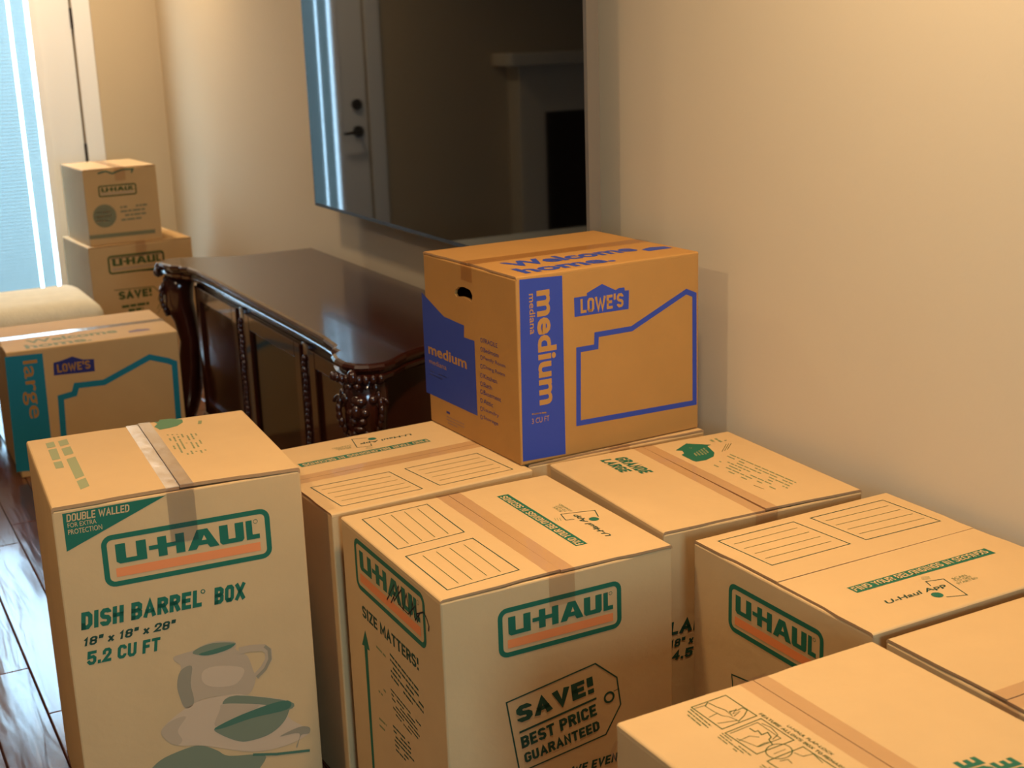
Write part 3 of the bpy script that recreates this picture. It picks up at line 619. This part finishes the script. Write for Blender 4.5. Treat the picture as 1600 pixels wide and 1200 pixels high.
for a, b, c_, n, sd in (((218, 625), (395, 850), (226, 760), 5, 1), ((222, 800), (372, 985), (240, 935), 6, 2), ((233, 980), (330, 1085), (250, 1120), 6, 3)):
    k = K([a, b, c_]); p.scrawl(k[0], k[1], k[2], n, DKGREEN, 0.4, sd)
for a, b, c_, sd in (((150, 585), (200, 640), (158, 660), 6), ((160, 770), (205, 820), (165, 840), 7), ((165, 940), (210, 985), (170, 1010), 8)):
    k = K([a, b, c_]); p.scrawl(k[0], k[1], k[2], 2, OLIVE, 0.3, sd, fill=.5)
p.begin('pen_scribble').line(K([(205, 370), (240, 295), (240, 375), (275, 320), (285, 420), (300, 340), (320, 450), (330, 380), (345, 470), (370, 430), (360, 455), (350, 440), (385, 430), (400, 460), (412, 500), (410, 525)]), 0.12, BLACK, lay=2)
p.line(K([(225, 385), (262, 300), (262, 390), (310, 440), (345, 400), (355, 480), (365, 455)]), 0.10, BLACK, lay=2)
p.done()
# ---- green emblem box
p = Print(A, 'top', 'printed_lettering')
K = lambda pts: crop(840, 640, 3.077, pts)
k = K([(366, 238), (522, 308), (398, 216)]); p.text('GRANDE', k[0], k[1], k[2], GREEN, 0.23, 0.12)
k = K([(298, 246), (408, 306), (330, 228)]); p.text('LARGE', k[0], k[1], k[2], GREEN, 0.23, 0.12)
K = lambda pts: crop(1040, 670, 7.2727, pts)
p.begin('emblem').poly(K([(115, 250), (235, 170), (430, 180), (515, 183), (475, 200), (555, 275), (545, 320), (460, 362), (350, 380), (310, 370), (180, 302), (210, 285), (190, 255)]), GREEN)
k = K([(440, 215), (520, 290), (310, 290)]); p.scrawl(k[0], k[1], k[2], 5, OLIVE, 0.5, 9)
k = K([(250, 185), (340, 235), (225, 205)]); p.scrawl(k[0], k[1], k[2], 1, OLIVE, 0.6, 10)
k = K([(640, 90), (720, 135), (480, 135)]); p.scrawl(k[0], k[1], k[2], 3, OLIVE, 0.5, 11)
p.begin('pen_marks', True)
for i in range(3): p.line(K([(640+i*30, 265-i*12), (690+i*28, 175-i*4)]), 0.05, THIN)
k = K([(740, 285), (1590, 650), (530, 430)]); p.scrawl(k[0], k[1], k[2], 7, OLIVE, 0.35, 12, fill=.72)
p.begin('printed_rule').line(K([(1000, 650), (1120, 695)]), 0.07, THIN)
p.done()
p = Print(A, 'front', 'printed_lettering')
p.text('LARGE BOX', (1044, 994), (1204, 959), (1043, 974), DKGREEN, 0.23, 0.1)
p.text('18" x 18" x 24"', (1047, 1013), (1157, 989), (1046, 1001), DKGREEN, 0.2, 0.15)
p.text('4.5 CU FT', (1048, 1033), (1148, 1011), (1047, 1019), DKGREEN, 0.22, 0.15)
p.done()
# ---- flap drawing box
p = Print(Fb, 'top', 'printed_drawings')
K = lambda pts: crop(1040, 1070, 5.3333, pts)
INK = THIN
p.begin('hand_drawing', True)
p.line(K([(215, 190), (500, 90), (760, 262), (470, 372)]), 0.07, INK, True)
p.line(K([(330, 180), (350, 150), (420, 185), (500, 215), (560, 270), (530, 225), (600, 215), (640, 195), (680, 215), (655, 260), (605, 310)]), 0.06, INK)
p.line(K([(330, 180), (400, 225), (470, 260), (530, 270), (600, 300), (430, 325)]), 0.05, INK)
p.line(K([(540, 230), (590, 205), (560, 245), (620, 225), (570, 265)]), 0.06, INK)
p.line(K([(240, 200), (330, 175)]), 0.05, INK); p.line(K([(360, 275), (430, 240)]), 0.05, INK)
p.begin('flap_drawing', True)
p.line(K([(495, 405), (795, 285), (1070, 465), (760, 580)]), 0.07, INK, True)
p.line(K([(535, 410), (765, 318), (960, 450), (770, 520), (590, 450)]), 0.05, INK)
p.line(K([(700, 365), (745, 395), (770, 385), (800, 420), (850, 400), (880, 440), (860, 460), (890, 500)]), 0.07, INK)
p.line(K([(800, 325), (880, 360), (935, 420), (890, 460)]), 0.05, INK)
p.line(K([(610, 470), (700, 430), (780, 440)]), 0.05, INK); p.line(K([(760, 520), (820, 490), (860, 480)]), 0.05, INK)
p.line(K([(945+111*math.cos(t*math.pi/12), 558+62*math.sin(t*math.pi/12)) for t in range(24)]), 0.06, INK, True)
p.line(K([(900, 580), (1000, 540)]), 0.04, INK)
p.begin('tape_drawing', True)
p.line(K([(845, 640), (1145, 520), (1420, 700), (1120, 820)]), 0.07, INK, True)
p.line(K([(1070, 570), (1145, 600), (1230, 580), (1310, 655)]), 0.05, INK); p.line(K([(950, 640), (1020, 625), (1055, 660)]), 0.05, INK)
k = K([(1004, 348), (1404, 588), (1020, 333)]); p.text('U-HAUL FLAP-LOCK', k[0], k[1], k[2], INK, 0.01, 0.1)
k = K([(772, 248), (1640, 772), (790, 233)]); p.text('FEATURE ALLOWS BOX TO REMAIN OPEN', k[0], k[1], k[2], INK, 0.16)
for a, b, c_, sd in (((215, 200), (425, 372), (150, 245), 21), ((475, 400), (720, 588), (425, 445), 22), ((825, 650), (1060, 835), (775, 690), 23)):
    k = K([a, b, c_]); p.scrawl(k[0], k[1], k[2], 3, INK, 0.35, sd)
e0 = p.P((1488, 1193)); e1 = p.P((1510, 1184)); g0 = p.P((1545, 1194)); g1 = p.P((1568, 1184))
h1 = 1.35
p.text('GRANDE', (e0[0]+h1, e0[1]-5.6), (e0[0]+h1, e0[1]), (e0[0], e0[1]-5.6), GREEN, 0.23, 0.1, uv=True)
p.text('LARGE', (g0[0]+h1, g0[1]-4.7), (g0[0]+h1, g0[1]), (g0[0], g0[1]-4.7), GREEN, 0.23, 0.1, uv=True)
p.done()
mk('tape_sliver', [(-9.06, 8.7, 23.2), (-9.1, 8.9, 23.2), (-9.35, 8.7, 22.6), (-9.45, 8.9, 22.6), (-9.12, 8.75, 22.1), (-9.18, 8.95, 22.1)], [(0, 1, 3, 2), (2, 3, 5, 4)], SHINY, Fb.root)
# ---- blue medium box
K = lambda pts: crop(640, 350, 3.077, pts)
p = Print(M, 'front', 'printed_design')
p.begin('blue_band').poly(K([(527, 268), (733, 248), (750, 1105), (545, 1142)]), BLUE)
k = K([(608, 322), (630, 872), (700, 316)]); p.text('medium', k[0], k[1], k[2], KRAFT2, 0.03)
k = K([(573, 337), (581, 532), (601, 333)]); p.text('mediana', k[0], k[1], k[2], KRAFT2, 0.01)
k = K([(588, 962), (672, 946), (588, 936)]); p.text('3 CU FT', k[0], k[1], k[2], KRAFT2, 0.0)
k = K([(588, 908), (716, 893), (589, 922)]); p.scrawl(k[0], k[1], k[2], 1, KRAFT2, 0.5, 31)
p.begin('store_logo').poly(K([(790, 355), (852, 345), (852, 332), (925, 288), (990, 318), (1005, 308), (1032, 305), (1035, 320), (1055, 318), (1053, 408), (793, 447)]), BLUE)
k = K([(822, 430), (1028, 400), (820, 362)]); p.text("LOWE'S", k[0], k[1], k[2], KRAFT2, 0.2)
p.begin('house_outline').line(K([(812, 958), (812, 605), (897, 590), (899, 532), (1068, 503), (1330, 325), (1369, 340), (1370, 858)]), 0.46, BLUE, True)
p.done()
p = Print(M, 'left', 'printed_design')
p.begin('house_shape').poly(K([(58, 328), (165, 445), (262, 488), (262, 545), (312, 562), (327, 922), (82, 808)]), BLUE)
k = K([(92, 622), (276, 697), (92, 572)]); p.text('medium', k[0], k[1], k[2], KRAFT2, 0.025)
k = K([(96, 668), (178, 702), (96, 645)]); p.text('mediana', k[0], k[1], k[2], KRAFT2, 0.0)
k = K([(98, 698), (192, 738), (98, 730)]); p.scrawl(k[0], k[1], k[2], 2, mat('faint_print', srgb(96, 96, 130), 0.6), 0.4, 33)
for st, y, xw in (('FRAGILE', 562, 66), ('Bedroom', 606, 72), ('Family Room', 646, 104), ('Dining Room', 688, 102), ('Kitchen', 732, 64), ('Bath', 772, 40), ('Basement', 810, 84), ('Attic', 852, 46), ('Laundry', 892, 74), ('Storage', 932, 70)):
    k = K([(357, y+10), (357+xw, y+10+xw*0.43), (357, y-12)]); p.text(st, k[0], k[1], k[2], NAVY, 0.0)
    k = K([(346, y-4), (351, y-2)]); p.begin('check_circle').disc(k[0], k[1], NAVY, ring=0.06, n=10)
k = K([(178, 893), (272, 935), (178, 915)]); p.scrawl(k[0], k[1], k[2], 1, NAVY, 0.5, 34)
k = K([(178, 918), (272, 962), (178, 960)]); p.scrawl(k[0], k[1], k[2], 3, mat('pale_navy_print', srgb(140, 105, 84), 0.6), 0.4, 35)
p.done()
hole = [f2(M, 'left', q) for q in K([(218, 318), (235, 302), (262, 303), (290, 318), (302, 345), (298, 375), (280, 360), (255, 350), (225, 350), (217, 336)])]
bm = bmesh.new()
va = [bm.verts.new((-M.w/2-1, -q[0], q[1])) for q in hole]; vb = [bm.verts.new((-M.w/2+9, -q[0], q[1])) for q in hole]
bm.faces.new(va); bm.faces.new(vb[::-1])
for i in range(len(hole)): bm.faces.new((va[i], vb[i], vb[(i+1) % len(hole)], va[(i+1) % len(hole)]))
bmesh.ops.recalc_face_normals(bm, faces=bm.faces)
cut = mkbm('cut', bm, EDGE); cut.location = M.root.location; cut.rotation_euler = M.root.rotation_euler
bpy.context.view_layer.update()
md = M.body.modifiers.new('hand_hole', 'BOOLEAN'); md.object = cut; md.operation = 'DIFFERENCE'; md.solver = 'EXACT'
bm = bmesh.new(); bm_box(bm, -M.w/2+.25, M.w/2-.25, -M.d/2+.25, M.d/2-.25, .25, M.h-.6)
cut2 = mkbm('cut2', bm, EDGE); cut2.location = M.root.location; cut2.rotation_euler = M.root.rotation_euler
bpy.context.view_layer.update()
md2 = M.body.modifiers.new('hollow', 'BOOLEAN'); md2.object = cut2; md2.operation = 'DIFFERENCE'; md2.solver = 'EXACT'
nm = bpy.data.meshes.new_from_object(M.body.evaluated_get(bpy.context.evaluated_depsgraph_get()))
M.body.modifiers.clear(); M.body.data = nm; bpy.data.objects.remove(cut); bpy.data.objects.remove(cut2)
p = Print(M, 'top', 'printed_lettering')
k = K([(450, 196), (1062, 118), (425, 178)]); a, b = p.P(k[0]), p.P(k[1])
p.text('Welcome', (a[0], -4.4), (b[0], -4.4), (a[0], -1.9), BLUE, 0.035, uv=True)
k = K([(482, 218), (942, 165)]); a, b = p.P(k[0]), p.P(k[1])
p.text('home.', (a[0], -7.5), (b[0], -7.5), (a[0], -5.0), BLUE, 0.035, uv=True)
a = p.P(K([(1185, 120)])[0]); p.begin('store_logo').poly_uv([(a[0]-1.2, -5.2), (a[0]+1.4, -5.2), (a[0]+1.4, -4.1), (a[0]+.1, -3.6), (a[0]-1.2, -4.1)], BLUE)
p.done()
# ---- teal large box
K = lambda pts: crop(0, 450, 4, pts)
p = Print(Lb, 'front', 'printed_design')
p.begin('teal_band').poly(K([(28, 432), (265, 408), (340, 1130), (104, 1150)]), TEAL)
k = K([(112, 462), (165, 822), (232, 458)]); p.text('large', k[0], k[1], k[2], KRAFT2, 0.008)
p.begin('store_logo').poly(K([(333, 468), (380, 455), (450, 428), (520, 447), (587, 443), (593, 520), (337, 547)]), NAVY)
k = K([(360, 530), (567, 510), (358, 478)]); p.text("LOWE'S", k[0], k[1], k[2], KRAFT2, 0.2)
p.begin('house_outline').line(K([(410, 1080), (380, 685), (465, 660), (478, 610), (650, 590), (935, 432), (1050, 455), (1090, 470), (1130, 1000)]), 0.85, TEAL)
p.done()
p = Print(Lb, 'top', 'printed_lettering')
p.text('Welcome', (-8.5, -5.2), (4.2, -5.2), (-8.5, -2.6), OLIVE, 0.03, uv=True)
p.text('home.', (-9, -8.4), (0, -8.4), (-9, -5.8), OLIVE, 0.03, uv=True)
p.begin('store_logo').poly_uv([(5.6, -6.4), (8.6, -6.4), (8.6, -5.2), (7.1, -4.6), (5.6, -5.2)], mat('faded_navy_ink', srgb(120, 92, 90), 0.6))
p.done()
# ---- far corner boxes
K = lambda pts: crop(0, 230, 4, pts)
p = Print(S1, 'front', 'printed_design')
k = K([(615, 248), (845, 225), (624, 312)]); p.logo(k[0], k[1], k[2], bar=T2, ink=THIN)
FADE = mat('blurred_green_ink', srgb(122, 118, 88), 0.7)
k = K([(655, 430), (728, 425)]); p.begin('emblem').disc(k[0], k[1], FADE, lay=0)
k = K([(600, 400), (710, 390), (605, 480)]); p.scrawl(k[0], k[1], k[2], 3, KRAFT, 0.4, 41)
k = K([(750, 365), (930, 345), (760, 470)]); p.scrawl(k[0], k[1], k[2], 4, FADE, 0.45, 42)
p.begin('printed_bar').line(K([(560, 565), (970, 524)]), 0.75, FADE)
p.begin('pen_scribble').line(K([(610, 165), (660, 150), (700, 165), (760, 140), (830, 135), (820, 160)]), 0.3, T5)
p.done()
p = Print(S2, 'front', 'printed_design')
k = K([(675, 685), (1018, 650), (687, 790)]); p.logo(k[0], k[1], k[2], bar=T2, ink=THIN)
p.begin('pen_scribble').line(K([(690, 700), (760, 690), (900, 672), (1015, 660), (1022, 740), (1000, 765), (880, 772)]), 0.14, BLACK, lay=2)
k = K([(745, 955), (950, 925), (738, 905)]); p.text('SAVE!', k[0], k[1], k[2], THIN, 0.25)
p.begin('price_tag_outline').line(K([(715, 895), (960, 870), (1020, 930), (985, 1010)]), 0.14, THIN)
k = K([(760, 985), (970, 955), (768, 1040)]); p.scrawl(k[0], k[1], k[2], 2, THIN, 0.6, 43)
k = K([(1010, 945), (1030, 945)]); p.begin('tag_eyelet').disc(k[0], k[1], THIN, ring=0.15, n=12)
p.line(K([(1050, 925), (985, 1040)]), 0.08, THIN)
p.done()

# ------------------------------------------------------------------ television on the wall
TX, TY0, TY1, TZ0, TZ1 = 68.0, 112.4, 190.8, 34.6, 78.7
tv = thing('television', 'large black flat screen television mounted on the cream wall', 'television', (TX, (TY0+TY1)/2, TZ0))
CY_ = (TY0+TY1)/2; hw = (TY1-TY0)/2; hh = TZ1-TZ0
box('housing', 0.25, 1.6, -hw+0.1, hw-0.1, 0.1, hh-0.1, BLACKP, tv, bev=0.2)
box('rear_cover', 1.6, 2.9, -hw*0.62, hw*0.62, 4, hh-12, BLACKP, tv, bev=0.4)
box('screen', 0.0, 0.25, -hw+0.35, hw-0.35, 0.45, hh-0.35, SCREEN, tv)
boxes('bezel', [(-0.02, 1.3, -hw-0.25, -hw+0.35, 0, hh), (-0.02, 0.6, hw-0.35, hw, 0, hh), (-0.02, 0.6, -hw+0.35, hw-0.35, hh-0.35, hh)], BEZEL, tv)
box('bottom_bezel', -0.02, 0.6, -hw+0.35, hw-0.35, 0, 0.45, BLACKP, tv)
mo = tag(boxes('wall_mount', [(70.92, 72, CY_-14, CY_+14, TZ0+12, TZ0+15), (70.92, 72, CY_-14, CY_+14, TZ0+26, TZ0+29), (71.5, 72, CY_-10, CY_-8, TZ0+15, TZ0+26), (71.5, 72, CY_+8, CY_+10, TZ0+15, TZ0+26)], METAL), 'dark metal wall mount behind the television', 'wall mount')

# ------------------------------------------------------------------ carved console under the television
CY = 166.0; CZ = 26.5
co = thing('carved_console', 'dark mahogany console with carved corners under the television', 'cabinet', (60, CY, 0))
def cp(x, y): return (x-60, y-CY)
right = [(49.9, 150), (49.7, 140), (49.3, 135.6), (48.6, 134.6), (48.7, 133.2), (47.7, 132.2), (47.2, 130), (47.2, 127.8), (47.9, 126.1), (49.2, 125.2), (50.9, 125.0), (52.4, 125.8), (54.5, 127.6), (57.5, 129.2), (61, 130.0), (71.2, 130.2)]
outline = [cp(*q) for q in right] + [cp(q[0], 2*CY-q[1]) for q in right[::-1]]
def scaled(poly, k, zz):   # shrink the outline inward by k inches
    n = len(poly); out = []
    for i, q in enumerate(poly):
        a, b = Vector(poly[i-1]), Vector(poly[(i+1) % n]); t = (b-a).normalized(); out.append((q[0]-t.y*k, q[1]+t.x*k, zz))
    return out
layers = [(0.5, CZ), (0.16, CZ-0.12), (0.0, CZ-0.4), (0.12, CZ-0.75), (0.5, CZ-0.95), (0.55, CZ-1.15), (0.2, CZ-1.4), (0.35, CZ-1.8), (0.9, CZ-2.2)]
vs = []; fs = []; n = len(outline)
for k, zz in layers: vs += scaled(outline, k, zz)
for i in range(len(layers)-1):
    for j in range(n): fs.append((i*n+j, i*n+(j+1) % n, (i+1)*n+(j+1) % n, (i+1)*n+j))
tri = tessellate_polygon([[Vector(v) for v in vs[:n]]]); fs += [tuple(t) for t in tri]
bt = (len(layers)-1)*n; fs += [tuple(bt+k for k in t) for t in tri]
o = mk('table_top', vs, fs, MAHOG, co); bm = bmesh.new(); bm.from_mesh(o.data); bmesh.ops.recalc_face_normals(bm, faces=bm.faces); bm.to_mesh(o.data); bm.free()
# body: ends curve in behind the corner posts
bodyp = [(51.2, 150), (51.0, 138), (51.2, 133.5), (52.2, 130.6), (55, 131.2), (60, 132.2), (70.8, 132.4)]
bp_ = [cp(*q) for q in bodyp]+[cp(q[0], 2*CY-q[1]) for q in bodyp[::-1]]
bm = bmesh.new(); bm_prism(bm, bp_, 3.0, CZ-2.0); bmesh.ops.recalc_face_normals(bm, faces=bm.faces); mkbm('carcass', bm, MAHOG, co)
bm = bmesh.new(); bm_prism(bm, scaled([(p_[0], p_[1]) for p_ in bp_], -0.7, 0), 1.2, 3.4); bmesh.ops.recalc_face_normals(bm, faces=bm.faces); mkbm('plinth', bm, MAHOG, co)
fx = 51.0-60
for i, (y0, y1, m_) in enumerate(((134.5, 147.4, MAHOG), (150.5, 172.5, GLASSDK), (176.2, 197.0, MAHOG))):
    y0 -= CY; y1 -= CY
    dr_ = boxes('door', [(fx-0.6, fx+0.2, y0, y0+2, 4, 23.6), (fx-0.6, fx+0.2, y1-2, y1, 4, 23.6), (fx-0.6, fx+0.2, y0+2, y1-2, 4, 6.2), (fx-0.6, fx+0.2, y0+2, y1-2, 21.6, 23.6)], MAHOG, co, bev=0.12)
    box('door_panel', fx-0.15, fx+0.15, y0+2, y1-2, 6.2, 21.6, m_, dr_)
for yy in (149.0, 174.4):
    bm = bmesh.new(); bm_box(bm, fx-0.4, fx+0.3, yy-CY-1.2, yy-CY+1.2, 3.5, 24, 0.1)
    for k in range(26):
        zz = 4.2+k*0.72; bm_ball(bm, (fx-0.55, yy-CY+0.2*math.sin(k*1.4), zz), (0.38, 0.42, 0.48), 8, 6, Matrix.Rotation(0.5, 4, 'X'))
    mkbm('carved_pilaster', bm, MAHOG, co, smooth=True)
def corner(sy):
    """carved cabriole corner post with a leaf and mask carving under the top; sy=-1 near end, +1 far end"""
    ox, oy = 49.8-60, sy*(CY-128.1)
    d = Vector((-0.72, sy*0.72, 0)).normalized(); sd = Vector((-d.y, d.x, 0))
    W3 = lambda a, b, z: (ox+d.x*a+sd.x*b, oy+d.y*a+sd.y*b, z)
    bm = bmesh.new()
    bm_tube(bm, [W3(-0.6, 0, CZ-2), W3(0.1, 0, CZ-4), W3(0.2, 0, CZ-6.5), W3(-0.7, 0, CZ-9), W3(-1.2, 0, CZ-12.5), W3(-0.9, 0, CZ-16), W3(-0.1, 0, CZ-19.5), W3(0.5, 0, CZ-22), W3(0.7, 0, CZ-24), W3(0.9, 0, CZ-25.3)],
            [2.2, 2.4, 2.3, 1.8, 1.6, 1.9, 2.3, 2.2, 1.7, 1.2], 14)
    mkbm('corner_post', bm, MAHOG, co, smooth=True)
    bm = bmesh.new(); rng = random.Random(3)
    bm_ball(bm, W3(0.9, 0, CZ-5.0), (1.7, 1.7, 3.0), 14, 10)
    # mask: brow, nose, cheeks, jaw, scrolled ears and mane
    for a, b, z, r in ((1.9, 0, -4.0, (.9, 1.3, .7)), (2.6, 0, -5.1, (.6, .42, .8)), (2.2, .75, -5.3, .55), (2.2, -.75, -5.3, .55), (2.3, .5, -6.2, .5), (2.3, -.5, -6.2, .5), (2.0, 0, -7.0, (.7, .8, .45)),
                       (1.7, 1.5, -3.9, .55), (1.7, -1.5, -3.9, .55), (2.4, .45, -4.4, .3), (2.4, -.45, -4.4, .3)):
        bm_ball(bm, W3(a, b, CZ+z), r)
    for s_ in (-1, 1):
        for k in range(7):
            an = k/6*2.4
            bm_ball(bm, W3(1.2+0.5*math.sin(an), s_*(1.7+0.75*math.sin(an*1.2)), CZ-2.8-0.75*k), (.36, .36, .62), 8, 6)
        sc = [W3(1.4, s_*(2.3+0.75*(1-t/18)*math.cos(t*0.55)), CZ-4.4+0.75*(1-t/18)*math.sin(t*0.55)) for t in range(16)]
        bm_tube(bm, sc, 0.22, 6)
        lf = [W3(1.9-0.1*k, s_*(0.4+0.32*k), CZ-7.4-0.6*k+0.12*k*k) for k in range(5)]
        bm_tube(bm, lf, [.4, .5, .45, .35, .15], 8)
    mkbm('mask_carving', bm, MAHOG2, co, smooth=True)
    bm = bmesh.new()
    for k in range(9):
        q = (k-4)/4
        bm_ball(bm, W3(3.1-1.1*q*q, 2.7*q, CZ-1.5), (.38, .38, .5), 8, 6)
    bm_ball(bm, W3(3.2, 0, CZ-1.2), (.55, .7, .8)); bm_ball(bm, W3(3.1, .4, CZ-2.2), .4); bm_ball(bm, W3(3.1, -.4, CZ-2.2), .4)
    mkbm('bead_carving', bm, MAHOG2, co, smooth=True)
    bm = bmesh.new()
    for t in (-.9, 0, .9): bm_tube(bm, [W3(0.6, t, CZ-23.5), W3(1.8, t*1.3, CZ-24.4), W3(2.5, t*1.5, CZ-25.6), W3(2.5, t*1.5, 0.35)], [.8, .75, .55, .3], 8)
    bm_ball(bm, W3(0.6, 0, 1.3), (1.5, 1.5, 1.3))
    bm_tube(bm, [W3(1.5, 0, 7.6), W3(2.3, 0, 6.6), W3(2.5, 0, 5.4), W3(1.9, 0, 4.6)], [.2, .4, .35, .2], 8)
    mkbm('claw_foot', bm, MAHOG2, co, smooth=True)
corner(-1); corner(1)
for yy in (133.0, 199.0):
    bm = bmesh.new(); bm_box(bm, 66-60, 70-60, yy-CY-1.5, yy-CY+1.5, 0, 3.4, 0.2); mkbm('rear_foot', bm, MAHOG, co)

# ------------------------------------------------------------------ upholstered bench before the far door
be = thing('upholstered_bench', 'beige upholstered bench with rounded cushion below the glass door', 'bench', (16, 226, 0))
bm = bmesh.new(); bm_box(bm, -26, 25.2, -10, 10, 12.2, 19.4, bev=3.3, seg=5)
for v in bm.verts:
    if v.co.z > 15: v.co.z += 0.9*(1-(v.co.x/27)**2)
mkbm('cushion', bm, FABRIC, be, smooth=True)
box('seat_base', -25, 24, -9.5, 9.5, 8.2, 12.6, FABRIC, be, bev=0.8, seg=3)
for sx in (-23, 6, 22):
    for sy in (-8, 8):
        bm = bmesh.new(); bm_tube(bm, [(sx, sy, 8.4), (sx, sy, 6.8), (sx, sy, 5.2), (sx, sy, 3.2), (sx, sy, 1.6), (sx, sy, 0.05)], [1.3, 1.0, 1.45, 0.75, 1.1, 0.8], 12); mkbm('leg', bm, MAHOG, be, smooth=True)

# ------------------------------------------------------------------ fireplace on the far wall (seen in the television)
fp = thing('fireplace', 'pale mantel fireplace with black firebox on the far wall', 'fireplace', (-48, FAR_Y, 0))
boxes('surround', [(-30, -23, -6, 0, 0, 50), (23, 30, -6, 0, 0, 50), (-23, 23, -6, 0, 39, 50)], CEILM, fp, bev=0.2)
box('mantel_shelf', -34, 34, -10, 0, 50, 53, CEILM, fp, bev=0.4)
boxes('firebox', [(-23, 23, -1, 0, 0, 39), (-23, -21, -5, -1, 0, 39), (21, 23, -5, -1, 0, 39), (-21, 21, -5, -1, 37, 39)], BRICK, fp)
box('hearth', -34, 34, -20, -6, 0, 1.2, STONE, fp, bev=0.2)
